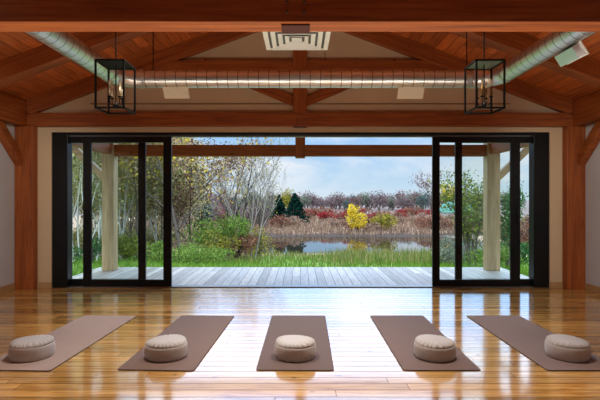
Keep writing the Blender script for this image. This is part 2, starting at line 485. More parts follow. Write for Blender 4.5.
for side, sx in (('left', -1), ('right', 1)):
    # eave beam along the top of the side wall
    x0, x1 = sorted((sx*4.10, sx*(XW-.001)))
    b = MB(); b.prism([(x0, YB+.05, TZ0), (x1, YB+.05, TZ0), (x1, YB+.05, roof(x1)-.004), (x0, YB+.05, roof(x0)-.004)], (0, 7.045-YB-.05, 0))
    o = b.build('eave_beam', M['beam_y'], bevel=.006)
    tag(o, 'fir eave beam along the top of the %s side wall' % side, 'beam')
    # corner post with its brace
    p = tag(empty('timber_post', (sx*4.13, 7.04, 0)), 'red fir corner post with a brace, in the %s corner beside the glass doors' % side, 'post')
    b = MB(); b.box(min(-sx*.135, sx*.145), max(-sx*.135, sx*.145), -.02, .105, 0, TZ0-.001); b.build('post_shaft', M['beam_z'], p, bevel=.006)
    b = MB(); y1, y0, za, zb = -.02, -.66, 1.85, 2.445
    w0, w1 = (.02, .14) if sx > 0 else (-.14, -.02)
    b.prism([(w0, y1, za), (w0, y1, za+.17), (w0, -.47, zb), (w0, y0, zb)], (w1-w0, 0, 0))
    b.build('knee_brace', M['beam_y'], p, bevel=.006)

# ------------------------------------------------------------------ sliding glass doors
FY0, FY1 = 7.20, 7.33
fr = struct(empty('trim_3', (0, FY0, 0)), 'black metal frame of the wide sliding door opening')
def part(b, nm, m, par, bev=.004):
    return b.build(nm, m, par, bevel=bev)
b = MB(); b.box(DX0, -3.555, -.03, .13, 0, DZ-.001); part(b, 'jamb', M['black'], fr)
b = MB(); b.box(3.575, DX1, -.03, .13, 0, DZ-.001); part(b, 'jamb', M['black'], fr)
b = MB(); b.box(-3.555, 3.575, -.03, .13, DZ-.035, DZ-.001); part(b, 'door_head', M['black'], fr)
b = MB(); b.box(-3.555, 3.575, .02, .1, DZ-.062, DZ-.036); part(b, 'head_track', M['track'], fr)
b = MB(); b.box(-3.555, 3.575, -.02, .13, .0005, .012); part(b, 'sill_track', M['track'], fr, .002)

def slider(n, x0, x1, y, label, stl, handle_side):
    """one glazed leaf, x0..x1, stiles of width stl=(left,right)"""
    d = struct(empty('door_%d' % n, (x0, y, 0)), label)
    w = x1-x0; z0, z1 = .014, DZ-.064; th = .045
    for xa, xb in ((0, stl[0]), (w-stl[1], w)):
        b = MB(); b.box(xa, xb, 0, th, z0, z1); part(b, 'stile', M['black'], d)
    b = MB(); b.box(stl[0], w-stl[1], 0, th, z0, z0+.1); part(b, 'bottom_rail', M['black'], d)
    b = MB(); b.box(stl[0], w-stl[1], 0, th, z1-.085, z1); part(b, 'top_rail', M['black'], d)
    b = MB(); b.box(stl[0]-.004, w-stl[1]+.004, th/2-.003, th/2+.003, z0+.096, z1-.081); part(b, 'glass_pane', M['glass'], d, 0)
    if handle_side is not None:
        hx = handle_side if handle_side >= 0 else w+handle_side
        b = MB(); b.tube([(hx, -.001, .95), (hx, -.03, .97), (hx, -.03, 1.2), (hx, -.001, 1.22)], .008, 8); part(b, 'pull_handle', M['black'], d, 0)
    return d
pxx = lambda p, y=7.22: at(p, y)
slider(1, pxx(83.2), pxx(171.5), 7.21, 'inner glass sliding leaf at the left jamb', (.125, .125), .05)
slider(2, pxx(61, 7.27), pxx(145.5, 7.27), 7.27, 'outer glass sliding leaf beside the left jamb', (.115, .115), None)
slider(3, pxx(432.5), pxx(520), 7.21, 'inner glass sliding leaf at the right jamb', (.11, .145), -.05)
slider(4, pxx(455.5, 7.27), pxx(540, 7.27), 7.27, 'outer glass sliding leaf beside the right jamb', (.105, .115), None)

# ------------------------------------------------------------------ round spiral duct
DH = H+1.40; DY = 5.43; DR = .1; DXL, DXR = -2.1, 2.27
duct = tag(empty('spiral_duct', (0, DY, DH)), 'round galvanised spiral duct bent in a wide U under the rafters', 'air duct')
def duct_run(p0, p1, nm='duct_section', ridge=.118):
    p0, p1 = Vector(p0), Vector(p1); ln = (p1-p0).length; d = (p1-p0)/ln
    pts, rad, mi = [p0], [DR], []
    s = ridge*.5
    while s < ln-.02:
        for ds, r, m in ((-.004, DR, 0), (.004, DR, 1)):
            pts.append(p0+d*(s+ds)); rad.append(r); mi.append(m)
        s += ridge
    pts.append(p1); rad.append(DR); mi.append(0)
    b = MB(); b.tube(pts, rad, 32, ring_mi=mi); o = b.build(nm, [M['zinc'], M['zinc_dark']], duct, smooth=True)
    return o
BR = .27
duct_run((DXL, YB+.02-DY, 0), (DXL, -BR, 0))
duct_run((DXL+BR, 0, 0), (DXR-BR, 0, 0))
duct_run((DXR, -BR, 0), (DXR, YB+.02-DY, 0))
for sx, xc in ((-1, DXL+BR), (1, DXR-BR)):
    b = MB(); pts = []
    for k in range(13):
        a = math.radians(90*k/12); pts.append((xc+sx*BR*math.cos(a), -BR+BR*math.sin(a), 0))
    b.tube(pts, DR, 32); b.build('elbow', M['zinc'], duct, smooth=True)
    for p, ax in ((pts[0], (0,1,0)), (pts[-1], (1,0,0))):
        b = MB(); p = Vector(p); ax = Vector(ax); b.tube([p-ax*.025, p+ax*.025], DR+.006, 32); b.build('joint_collar', M['zinc'], duct, smooth=False)
for x in (.65,):
    b = MB(); b.tube([(x-.02, 0, 0), (x+.02, 0, 0)], DR+.006, 32); b.build('joint_collar', M['zinc'], duct)
for x, y in ((-1.70, 0), (1.93, 0)):
    b = MB(); b.tube([(x, y, DR-.01), (x, y, roof(x)-DH)], .006, 6); b.build('hanger_rod', M['iron'], duct)

def register(p_top0, p_top1, down, label, mat):
    """flat grille box fixed on the underside of the duct"""
    p0, p1, d = Vector(p_top0), Vector(p_top1), Vector(down)
    n = (p1-p0).cross(d).normalized()
    if n.y > 0: n = -n                               # faces the room
    t = tag(empty('air_vent', tuple(p0)), label, 'air register')
    o = Vector((0,0,0)); e = p1-p0
    b = MB(); b.prism([o, e, e+d, d], -n*.012); b.build('face_plate', mat, t, bevel=.003)
    en, dn = e.normalized(), d.normalized()
    q = en*.02+dn*.015
    b = MB(); b.prism([q-n*.012, e-en*.02+dn*.015-n*.012, e-en*.02+d-dn*.015-n*.012, d+en*.02-dn*.015-n*.012], -n*.07); b.build('boot', M['zinc'], t)
yb = DY-.02; zb = DH-DR*.97
zt = lambda y, Y: H+(200-y)*Y/FPX
register((at(162.3, yb), yb, zt(86.5, yb)), (at(188, yb), yb, zt(86.5, yb)), (.012, .045, -.128), 'small cream register under the duct, beside the pendant with a dark top', M['register'])
register((at(398.6, yb), yb, zt(87, yb)), (at(424.8, yb), yb, zt(87, yb)), (-.012, .045, -.128), 'small cream register under the duct, towards the pendant with the pale top', M['register'])
register((2.315, 4.18, H+1.325), (2.315, 3.87, H+1.325), (.075, 0, -.115), 'white register on the duct leg where it runs past the right rafter', M['enamel'])

# ------------------------------------------------------------------ square ceiling diffuser
df = tag(empty('ceiling_diffuser', (-.03, 4.39, H+1.5)), 'white square air diffuser of nested louvres behind the shadowed tie beam', 'air diffuser')
def square_ring(a, bb, za, zb_, t=.006):
    b = MB()
    for k in range(4):
        c, s = [(1,0),(0,1),(-1,0),(0,-1)][k]
        R = lambda x, y: (x*c-y*s, x*s+y*c)
        pts = [R(a, -a)+(za,), R(a, a)+(za,), R(bb, bb)+(zb_,), R(bb, -bb)+(zb_,)]
        b.poly(pts); b.poly([(p[0], p[1], p[2]+t) for p in pts][::-1])
    return b
square_ring(.305, .262, 0, .0).build('outer_frame', M['enamel'], df, fix=False)
for a, bb in ((.236, .196), (.172, .132), (.108, .072)):
    square_ring(a, bb, -.006, .001).build('louvre_ring', M['enamel'], df, fix=False)
b = MB(); b.box(-.262, .262, -.262, .262, .009, .015); b.build('throat_shade', M['throat_shade'], df)
b = MB(); b.box(-.048, .048, -.048, .048, -.004, .006); b.build('centre_plate', M['enamel'], df, bevel=.003)
b = MB(); b.box(-.29, .29, -.29, .29, .075, .2); b.build('plenum_box', M['enamel'], df)
b = MB(); b.tube([(.0, 0, .2), (.0, 0, ZR-.02-H-1.5)], .1, 24); b.build('drop_duct', M['zinc'], df, smooth=True)

# ------------------------------------------------------------------ iron lantern pendants
def lantern(X, label, plate_mat):
    w, dp, hh = .25, .285, .425
    t = tag(empty('lantern_pendant', (X, 4.33, H+.825)), label, 'pendant lamp')
    r = .0075
    for sx in (-1, 1):
        for sy in (-1, 1):
            b = MB(); b.box(sx*w/2-r, sx*w/2+r, sy*dp/2-r, sy*dp/2+r, 0, hh); b.build('corner_bar', M['iron'], t)
    for nm, z in (('bottom_frame', 0), ('top_frame', hh)):
        b = MB()
        for s in (-1, 1):
            b.box(-w/2-r, w/2+r, s*dp/2-r, s*dp/2+r, z-r, z+r); b.box(s*w/2-r, s*w/2+r, -dp/2, dp/2, z-r, z+r)
        b.build(nm, M['iron'], t)
    b = MB(); b.box(-w/2, w/2, -dp/2, dp/2, hh-.002, hh+.006); b.build('top_plate', plate_mat, t)
    top = roof(X)-(H+.825)
    b = MB(); b.tube([(0,0,hh), (0,0,top-.02)], .006, 8); b.build('down_rod', M['iron'], t)
    b = MB(); b.lathe([(.06, top-.06), (.06, top-.02), (.05, top+.0)], 16); b.build('ceiling_canopy', M['iron'], t)
    b = MB(); b.tube([(0,0,.05), (0,0,hh)], .006, 8); b.build('stem', M['iron'], t)
    b = MB(); b.lathe([(.006,.03), (.018,.04), (.02,.055), (.008,.075)], 12); b.build('hub', M['iron'], t, smooth=True)
    for k in range(4):
        a = math.radians(45+90*k+8); c, s = math.cos(a), math.sin(a)
        pts = [(c*q, s*q, z) for q, z in ((.0,.055),(.02,.045),(.042,.047),(.058,.065),(.062,.09),(.062,.115))]
        b = MB(); b.tube(pts, .0045, 6); arm = b.build('arm', M['iron'], t, smooth=True)
        p = (c*.062, s*.062, 0)
        b = MB(); b.lathe([(.006,.112), (.017,.118), (.018,.124)], 12, at=p); b.build('drip_cup', M['iron'], arm)
        b = MB(); b.lathe([(.009,.124), (.009,.215)], 10, at=p); b.build('candle_sleeve', M['candle'] if X < 0 else M['brass'], arm, smooth=True)
        b = MB(); b.lathe([(.005,.215), (.0105,.235), (.009,.255), (.002,.285)], 10, at=p); b.build('bulb', M['bulb'], arm, smooth=True)
    return t
M['plate_grey'] = plain('lantern top with painted reflection', srgb(120,112,106), .3, .05, 30, Metallic=.7)  # greyer top plate, a reflection put into the colour of the iron
lantern(-1.70, 'black iron cage pendant with a dark top and cream candle sleeves', M['iron'])
lantern(1.70, 'black iron cage pendant with a paler underside and brass candle sleeves', M['plate_grey'])

# ------------------------------------------------------------------ exercise mats and cushions
def rounded(pts, r, n=5):
    """polygon with rounded corners (2-D)"""
    out = []; k = len(pts)
    for i in range(k):
        p, a, c = Vector(pts[i]), Vector(pts[i-1]), Vector(pts[(i+1) % k])
        u, v = (a-p).normalized()*r, (c-p).normalized()*r
        for j in range(n+1):
            q = j/n; out.append(p + u*(1-q)**2 + v*q**2)
    return out
def mat_thing(cx, cy, ang, label, top, edge):
    t = tag(empty('exercise_mat', (cx, cy, 0), ang), label, 'mat')
    w, l = .615, 1.745
    pts = rounded([(-w/2,-l/2), (w/2,-l/2), (w/2,l/2), (-w/2,l/2)], .03)
    b = MB(); b.prism([(p.x, p.y, .0015) for p in pts], (0,0,.0035)); b.build('rubber_base', edge, t)
    pts = rounded([(-w/2+.004,-l/2+.004), (w/2-.004,-l/2+.004), (w/2-.004,l/2-.004), (-w/2+.004,l/2-.004)], .028)
    b = MB(); b.prism([(p.x, p.y, .005) for p in pts], (0,0,.0025)); b.build('top_layer', top, t)
    return t
M['mat_edge'] = plain('dark mat underside', srgb(52,40,36), .8, .1, 30)
matc = [srgb(176,150,136), srgb(122,95,82), srgb(104,81,73), srgb(118,92,82), srgb(130,105,95)]  # tones differ to paint in uneven light, the wall-side mat made palest
mats_ = [((-2.52-1.92)/2, 4.546, -.0, 'pale tan exercise mat nearest the white wall beside the lit corner post'),]
spec = [
 (-2.56, -1.955, -2.485, -1.885, 'palest tan mat, on the golden boards beside the left side wall'),
 (-1.434, -.838, -1.351, -.774, 'brown mat lying half in the amber and half in the bright floor reflection'),
 (-.345, .266, -.323, .289, 'dark brown middle mat straight before the open doorway'),
 (.815, 1.418, .785, 1.444, 'brown mat between the middle mat and the mat at the right side wall'),
 (1.935, 2.55, 1.906, 2.54, 'greyish tan mat beside the right side wall'),
]
cush_x = [-2.285, -1.14, -.04, 1.148, 2.28]
cush_l = ['round linen cushion on the palest tan mat', 'round linen cushion on the mat half in amber reflection',
          'round linen cushion on the dark middle mat', 'round linen cushion on the mat next to the middle one, towards the right wall',
          'round linen cushion on the greyish tan mat by the right wall']
def cushion_meshes(seed):
    rg = random.Random(seed)
    seg = 144; R = .182; hz = .135
    npl = 26
    ph = [rg.uniform(0, 6.28) for _ in range(6)]
    def pleat(a): return math.sin(npl*a + 1.3*math.sin(3*a+ph[0]) + .9*math.sin(7*a+ph[1]))
    def wob(a): return 1 + .012*math.sin(2*a+ph[2]) + .008*math.sin(5*a+ph[3])
    # side band, slightly barrel shaped
    side = MB(); prof = [(.90,.0), (.955,.006), (.985,.022), (1.0,.05), (1.005,.08), (.995,.112), (.98,.126), (.955,.133)]
    def addl(mb, prof, fn):
        n0 = len(mb.v)
        for i, (r, z) in enumerate(prof):
            for k in range(seg):
                a = 2*math.pi*k/seg; rr, zz = fn(i, r, z, a)
                mb.v.append((rr*math.cos(a), rr*math.sin(a), zz))
        for i in range(len(prof)-1):
            for k in range(seg):
                k2 = (k+1) % seg
                mb.f.append((n0+i*seg+k, n0+i*seg+k2, n0+(i+1)*seg+k2, n0+(i+1)*seg+k)); mb.m.append(0)
        return n0
    n0 = addl(side, prof, lambda i, r, z, a: (R*r*wob(a)*(1+.003*pleat(a)*(i >= 5)), z))
    side.f.append(tuple(n0+k for k in range(seg))[::-1]); side.m.append(0)
    # top panel: puffed, gathered into pleats at its rim
    top = MB(); tp = [(.955,.132,.0), (.95,.142,.35), (.925,.152,.9), (.88,.160,1.0), (.81,.167,.75), (.72,.172,.4), (.58,.176,.15), (.4,.179,.03), (.2,.181,0), (.05,.182,0)]
    addl(top, [(r, z) for r, z, _ in tp], lambda i, r, z, a: (R*r*wob(a)*(1+.009*tp[i][2]*pleat(a)), z + .0075*tp[i][2]*pleat(a)*(.6+.4*math.sin(2*a+ph[0])) + .004*math.sin(2*a+ph[4])*r - .005*math.cos(a+ph[5])*r))
    e = len(top.v)-seg; top.f.append(tuple(e+k for k in range(seg))); top.m.append(0)
    return side, top
for i in range(5):
    nl, nr, fl, frr, lab = spec[i]
    cn, cf = (nl+nr)/2, (fl+frr)/2
    mt = fabric('mat weave %s' % 'abcde'[i], matc[i], 160, .08)
    mat_thing((cn+cf)/2, 4.546, -math.atan2(cf-cn, 1.745), lab, mt, M['mat_edge'])
    t = tag(empty('meditation_cushion', (cush_x[i], 4.0, .0077), i*1.1), cush_l[i], 'cushion')
    s, tp = cushion_meshes(20+i)
    s.build('side_band', M['linen'], t, smooth=True); tp.build('gathered_top', M['linen'], t, smooth=True); t.scale = (.96, .96, .87)

# ------------------------------------------------------------------ porch
b = MB(); b.box(-4.05, 4.05, 7.345, 9.5, -.14, -.02)
struct(b.build('porch_deck', M['deck']), 'silver grey porch deck of long boards')
b = MB(); b.box(-4.05, 4.05, 9.5, 9.53, -.4, -.03)
struct(b.build('trim_4', M['deck']), 'grey fascia board along the porch edge')
PY0, PY1 = 9.02, 9.18
pt = tag(empty('porch_truss', (0, PY0, 0)), 'red fir porch truss whose beam spans the doorway view outside', 'roof truss')
b = MB(); b.box(-3.57, 3.59, 0, .16, H+44*9.02/FPX, H+55.3*9.02/FPX); b.build('tie_beam', M['beam_x'], pt, bevel=.006)
b = MB(); b.box(-.09, .1, -.012, .17, H+42.3*9.0/FPX, roof(.1)-RD); b.build('king_post', M['beam_z'], pt, bevel=.006)
for sx in (-1, 1):
    b = rafter_mb(0, .16, sx, 4.95); b.build('rafter', M['beam_l'] if sx < 0 else M['beam_r'], pt, bevel=.006)
for side, sx, x0, x1 in (('left', -1, -3.8, -3.575), ('right', 1, 3.595, 3.84)):
    p = tag(empty('porch_post', ((x0+x1)/2, PY0-.03, -.02)), 'pale weathered porch post with a brace, seen through the %s-hand glass' % side, 'post')
    hw = (x1-x0)/2
    xo = abs((x0+x1)/2)+hw
    b = MB(); b.box(-hw, hw, 0, .22, 0, roof(xo)-RD+.02-.005); b.build('post_shaft', M['pale_z'], p, bevel=.006)
    z0 = 1.72; ex = .85
    b = MB(); b.prism([(sx*hw, .04, z0), (sx*(hw+ex), .04, z0+ex*.95), (sx*(hw+ex), .04, z0+ex*.95+.17), (sx*hw, .04, z0+.17)], (0, .13, 0))
    b.build('knee_brace', M['pale_x'], p, bevel=.006)
    b = MB(); b.box(min(sx*(abs(x0+x1)/2-.07), sx*(abs(x0+x1)/2+.07)), max(sx*(abs(x0+x1)/2-.07), sx*(abs(x0+x1)/2+.07)), 7.345, PY0-.031, H+46*9.0/FPX, H+56*9.0/FPX)
    tag(b.build('porch_eave_beam', M['beam_y'], bevel=.006), 'fir porch beam running out from the wall to the %s porch post' % side, 'beam')

# ------------------------------------------------------------------ land and pond
YS = [7.2, 9.5, 16, 38, 40, 54.5, 56.5, 75, 110, 260]
ZS = [-.5, -.5, -1.0, -2.95, -3.6, -3.6, -2.85, -2.0, -1.0, 1.0]
def zg(X, Y):
    z = float(np.interp(Y, YS, ZS))
    if 38 < Y < 57:
        e = 0.0
        edge_l = -4.2 + .9*math.sin(Y*.35); edge_r = 16 + 1.4*math.sin(Y*.3)
        if X < edge_l: e = min(1, (edge_l-X)/2.5)
        if X > edge_r: e = min(1, (X-edge_r)/2.5)
        z = z*(1-e) + max(z, -2.82)*e
    return z + (.05*math.sin(X*.8+Y*.3) if Y > 11 else 0)
gx = np.concatenate([np.arange(-150, -30, 8), np.arange(-30, 30, 1.0), np.arange(30, 151, 8)])
gy = np.concatenate([np.arange(7.4, 30, .9), np.arange(30, 60, .75), np.arange(60, 261, 6)])
V = np.array([(x, y, zg(x, y)) for y in gy for x in gx]); nx = len(gx)
F = np.array([(j*nx+i, j*nx+i+1, (j+1)*nx+i+1, (j+1)*nx+i) for j in range(len(gy)-1) for i in range(nx-1)])
struct(np_mesh('ground', V, F, M['ground']), 'lawn and meadow sloping down to the pond and up the far bank')
b = MB(); b.poly([(-9, 36, -3.0), (24, 36, -3.0), (24, 58, -3.0), (-9, 58, -3.0)])
struct(b.build('pond_water', M['water']), 'still pond between the lawn and the far bank')

rng = np.random.default_rng(7)
def blades(name, pts, hmin, hmax, w, lean, mat, label, cat):
    n = len(pts); P = np.array(pts)
    hh = rng.uniform(hmin, hmax, n); a = rng.uniform(0, 2*np.pi, n); la = rng.uniform(0, 2*np.pi, n); ll = rng.uniform(0, lean, n)*hh
    d = np.stack([np.cos(a), np.sin(a), np.zeros(n)], 1)*(w*rng.uniform(.6, 1.3, n))[:, None]
    tip = P + np.stack([np.cos(la)*ll, np.sin(la)*ll, hh], 1)
    V = np.stack([P-d, P+d, tip], 1).reshape(-1, 3); F = np.arange(3*n).reshape(-1, 3)
    o = np_mesh(name, V, F, mat)
    return tag(o, label, cat, kind='stuff')
pts = []
while len(pts) < 52000:
    Y = 9.65 + 17*random.Random(len(pts)*7+1).random()**1.5
    q = random.Random(len(pts)*13+5).random()*2-1
    X = q*(.72*Y)
    pts.append((X, Y, zg(X, Y)-.02))
blades('lawn_grass', pts, .08, .24, .014, .5, M['grass'], 'bright green lawn grass beyond the deck edge', 'grass')
rr = random.Random(3); pts = []
for k in range(9000):
    px = rr.choice([rr.uniform(262, 440), rr.uniform(172, 262), rr.uniform(440, 520)])
    Y = rr.uniform(20, 37.5); X = at(px, Y); pts.append((X, Y, zg(X, Y)-.03))
blades('tall_bank_grass', pts, .12, .42, .02, .4, M['tallgrass'], 'mixed grass on the near bank of the pond', 'grass')
pts = []
for k in range(2600):
    Y = rr.uniform(17, 33); px = rr.choice([rr.gauss(372, 20), rr.gauss(395, 22), rr.gauss(345, 10), rr.gauss(425, 10)]); X = at(px, Y); pts.append((X, Y, zg(X, Y)-.03))
blades('bank_sedge', pts, .2, .75, .018, .45, M['tallgrass'], 'tall green and tan sedge tufts before the pond', 'grass')
pts = []
for k in range(24000):
    Y = 56.4 + 24*rr.random()**1.2; X = rr.uniform(-26, 46); pts.append((X, Y, zg(X, Y)-.05))
blades('dry_reeds', pts, .25, .95, .05, .4, M['reed'], 'tan dry reeds covering the far bank of the pond', 'reeds')

# ------------------------------------------------------------------ trees and shrubs
def grow(rg, base, height, r0, levels=4, kids=4, spread=.6, up=.3, first=.3, shrink=.62, sides=5, stems=1, wig=.06):
    """recursive branches -> MB, and the list of twig ends (point, level)"""
    b = MB(); tips = []
    def go(p, d, ln, r, lev):
        n = 5 if lev == 0 else 3
        pts = [p]; rad = [r]; q = Vector(p); dd = Vector(d)
        for i in range(n):
            dd = (dd + Vector((rg.gauss(0, wig*(1+lev)), rg.gauss(0, wig*(1+lev)), up*.12*lev))).normalized()
            q = q + dd*(ln/n); pts.append(q.copy()); rad.append(max(r*(1-(i+1)/n*.62), .004))
        b.tube(pts, rad, max(3, sides-lev), cap=False)
        if lev >= levels-1:
            tips.extend(pts[1:]); return
        nk = kids + (3 if lev == 0 else 0)
        for k in range(nk):
            f = first + (1-first)*(k+.5)/nk if lev == 0 else .25+.75*(k+.5)/nk
            j = f*n; i0 = min(int(j), n-1); pp = pts[i0].lerp(pts[i0+1], j-i0); rr_ = rad[i0]*.6
            az = rg.uniform(0, 6.283); side = Vector((math.cos(az), math.sin(az), 0))
            nd = (dd*(1-spread*.5) + side*spread + Vector((0,0,up*.4))).normalized()
            go(pp, nd, ln*shrink*rg.uniform(.65, 1.1)*(1.15-.5*f if lev == 0 else 1), rr_, lev+1)
        tips.append(pts[-1])
    for s in range(stems):
        a = rg.uniform(0, 6.283); o = Vector((math.cos(a), math.sin(a), 0))*(.12*height*.3 if stems > 1 else 0)
        d = Vector((o.x*.5/max(height*.1, .1), o.y*.5/max(height*.1, .1), 1)).normalized() if stems > 1 else Vector((rg.gauss(0,.04), rg.gauss(0,.04), 1)).normalized()
        go(Vector(base)+o, d, height*(rg.uniform(.7, 1) if stems > 1 else .82), r0, 0)
    return b, tips

def leaf_quads(nrng, centres, n, spread, size, zmin=None):
    Cn = np.array([tuple(c) for c in centres]); idx = nrng.integers(0, len(Cn), n)
    P = Cn[idx] + nrng.normal(0, spread, (n, 3))
    if zmin is not None: P[:, 2] = np.maximum(P[:, 2], zmin + nrng.uniform(0, .2, n))
    u = nrng.normal(size=(n, 3)); u /= np.linalg.norm(u, axis=1)[:, None]
    w = nrng.normal(size=(n, 3)); v = np.cross(u, w); v /= np.linalg.norm(v, axis=1)[:, None]
    s = (size*nrng.uniform(.6, 1.3, n))[:, None]
    V = np.stack([P-u*s, P-v*s*.6, P+u*s, P+v*s*.6], 1).reshape(-1, 3)
    return V, np.arange(4*n).reshape(-1, 4)

def make_tree(name, seed, height, r0, bark, leaf=None, nleaf=0, lsize=.06, lspread=.25, **kw):
    rg = random.Random(seed); nr = np.random.default_rng(seed)
    root = empty(name, (0,0,0))
    b, tips = grow(rg, (0,0,-.15), height, r0, **kw)
    b.build('trunk', bark, root, smooth=True, fix=False)
    if nleaf:
        V, F = leaf_quads(nr, tips, nleaf, lspread, lsize, .15)
        np_mesh('foliage', V, F, leaf, root)
    return root

def make_bush(name, seed, w, h, leaf, n, lsize, bark, lobes=7):
    rg = random.Random(seed); nr = np.random.default_rng(seed)
    root = empty(name, (0,0,0))
    b, tips = grow(rg, (0,0,-.1), h*.8, .03*h, levels=3, kids=3, spread=.7, stems=3, first=.15, sides=4)
    b.build('stem', bark, root, smooth=True, fix=False)
    P = []
    lob = [(rg.uniform(-.32, .32)*w, rg.uniform(-.32, .32)*w, rg.uniform(.3, .72)*h, rg.uniform(.2, .34)) for _ in range(lobes)]
    for _ in range(n):
        x, y, z, r = rg.choice(lob); d = Vector((rg.gauss(0,1), rg.gauss(0,1), rg.gauss(0,1))).normalized()*rg.uniform(.6, 1.05)
        P.append((x+d.x*r*w, y+d.y*r*w, max(.03, z+d.z*r*h*1.05)))
    V, F = leaf_quads(nr, P, n, .02*w, lsize)
    np_mesh('foliage', V, F, leaf, root)
    return root

def make_conifer(name, seed, h, w, leaf, bark, n=2600, lsize=.07):
    rg = random.Random(seed); nr = np.random.default_rng(seed)
    root = empty(name, (0,0,0))
    b = MB(); b.tube([(0,0,-.15), (0,0,h*.5), (0,0,h*.97)], [.045*h*.6, .03*h*.5, .006], 6)
    b.build('trunk', bark, root, smooth=True, fix=False)
    P = []; nb = 90
    br = []
    for k in range(nb):
        f = (k/nb)**.9; z = h*(.06+.93*f); az = k*2.399+rg.uniform(-.3, .3); r = w/2*(1-f)**.8*rg.uniform(.85, 1.25)
        br.append((z, az, r))
    for _ in range(n):
        z, az, r = br[min(int(rg.random()**1.35*nb), nb-1)]; q = rg.random()**.6
        P.append((math.cos(az)*r*q + rg.gauss(0,.03), math.sin(az)*r*q + rg.gauss(0,.03), z - .22*r*q + rg.gauss(0,.05)))
    V, F = leaf_quads(nr, P, n, .03, lsize)
    np_mesh('foliage', V, F, leaf, root)
    return root

def put(o, px, Y, rz=0.0, sc=1.0, label=None, cat='tree', group=None):
    X = at(px, Y); o.location = (X, Y, zg(X, Y)); o.rotation_euler = (0,0,rz); o.scale = (sc, sc, sc)
    for ch in bpy.data.objects:
        pass
    return tag(o, label, cat, group)

# --- single trees in the doorway view
put(make_tree('autumn_tree', 11, 7.6, .08, M['bark'], L['yellowpink'], 5600, .075, .32, levels=4, kids=4, spread=.75, first=.18), 182, 21.5, .3, 1,
    'tall tree with yellow and pinkish leaves beside the edge of the open door')
put(make_tree('autumn_tree', 12, 6.6, .07, M['bark_dark'], L['brown'], 5200, .08, .34, levels=4, kids=4, spread=.8, first=.12), 190, 27, 1.0, 1,
    'brown leaved tree behind the yellow and pink one')
put(make_conifer('spruce_tree', 13, 7.2, 2.6, L['needle'], M['bark_dark'], 2600, .09), 202, 44, 0, 1,
    'narrow dark spruce between the autumn trees and the bare grey tree')
put(make_bush('green_shrub', 14, 3.0, 2.5, L['green'], 4200, .06, M['bark'], 9), 222, 24, .4, 1,
    'big fresh green shrub under the bare grey tree', 'shrub')
put(make_tree('bare_tree', 15, 8.8, .08, M['bark'], L['yellowgreen'], 500, .05, .2, levels=5, kids=4, spread=.55, first=.25, shrink=.58), 220, 29, .0, 1,
    'tall bare grey tree rising through the porch beam')
put(make_tree('bare_tree', 16, 5.2, .05, M['bark_birch2'], L['yellowbush'], 700, .045, .22, levels=5, kids=4, spread=.42, first=.3, stems=3, shrink=.5), 251, 25, .8, 1,
    'white stemmed birch clump with thin bare crown beside the pond')
put(make_tree('bare_tree', 17, 6.4, .09, M['bark_dark'], None, 0, levels=5, kids=4, spread=.5, first=.22, stems=2, shrink=.55), 237, 31, 1.9, 1,
    'dark twiggy bare tree between the tall grey tree and the birch clump')
put(make_tree('bare_tree', 18, 5.4, .08, M['bark'], None, 0, levels=5, kids=4, spread=.55, first=.22, stems=2, shrink=.55), 264, 33, 2.9, 1,
    'low twiggy bare tree at the pond end behind the birch clump')
put(make_bush('yellow_shrub', 19, 1.9, 1.5, L['yellowbush'], 1500, .05, M['bark'], 6), 224, 22.5, 0, 1, 'yellowish shrub in front of the big green shrub', 'shrub')
put(make_bush('yellow_shrub', 20, 2.4, 2.0, L['yellowbush'], 1500, .05, M['bark'], 7), 258, 28, 0, 1, 'yellow green bush behind the birch clump', 'shrub')
put(make_bush('rust_shrub', 21, 2.0, 1.4, L['rust'], 1800, .05, M['bark_dark'], 6), 238, 23.5, 0, 1, 'rusty red shrub left of the birch stems', 'shrub')
for k, (px, Y, w, h) in enumerate([(176, 24, 2.4, 1.0), (190, 25.5, 2.6, 1.2), (203, 24.5, 2.2, 1.0), (154, 23, 2.6, 1.0), (128, 27, 2.4, 1.0)]):
    put(make_bush('dry_brush', 30+k, w, h, L['tan'], 1300, .05, M['bark'], 6), px, Y, 0, 1, 'low pinkish tan brush between the lawn and the autumn trees', 'brush', 'tan brush at the lawn edge')
for k, (px, Y, w, h) in enumerate([(178, 19.5, 1.8, .8), (196, 18.6, 2.0, .85), (212, 19.5, 1.8, .6)]):
    put(make_bush('weed_clump', 36+k, w, h, L['green'], 1500, .04, M['bark'], 6), px, Y, 0, 1, 'leafy green weed clump at the lawn edge before the tan brush', 'weeds', 'green weeds at the lawn edge')

# --- woods behind the glass on the wall post side
woodA = make_tree('woodland_tree', 41, 8.0, .055, M['bark_birch'], L['yellowgreen'], 4160, 0.066, .34, levels=4, kids=4, spread=.5, first=.22)
woodB = make_tree('woodland_tree', 42, 7.4, .05, M['bark_birch'], L['olive'], 4160, 0.07150000000000001, .36, levels=4, kids=4, spread=.4, first=.15)
woodC = make_tree('woodland_tree', 43, 7.8, .055, M['bark_pale'], L['yellowgreen'], 4480, 0.07150000000000001, .4, levels=4, kids=4, spread=.42, first=.12)
woodD = make_tree('woodland_tree', 44, 6.8, .055, M['bark'], L['olive'], 5440, 0.08800000000000001, .42, levels=4, kids=4, spread=.5, first=.06)
wl = {0: 'pale stemmed woodland tree with thin yellow green leaves, behind the porch post', 1: 'white stemmed woodland tree with olive leaves, behind the porch post',
      2: 'grey woodland tree with loose yellow green crown, behind the porch post', 3: 'dense dark olive woodland tree, behind the porch post'}
wg = {0: 'pale thin-leaved woodland trees', 1: 'white stemmed woodland trees', 2: 'loose crowned woodland trees', 3: 'dense olive woodland trees'}
protos = [woodA, woodB, woodC, woodD]; used = set()
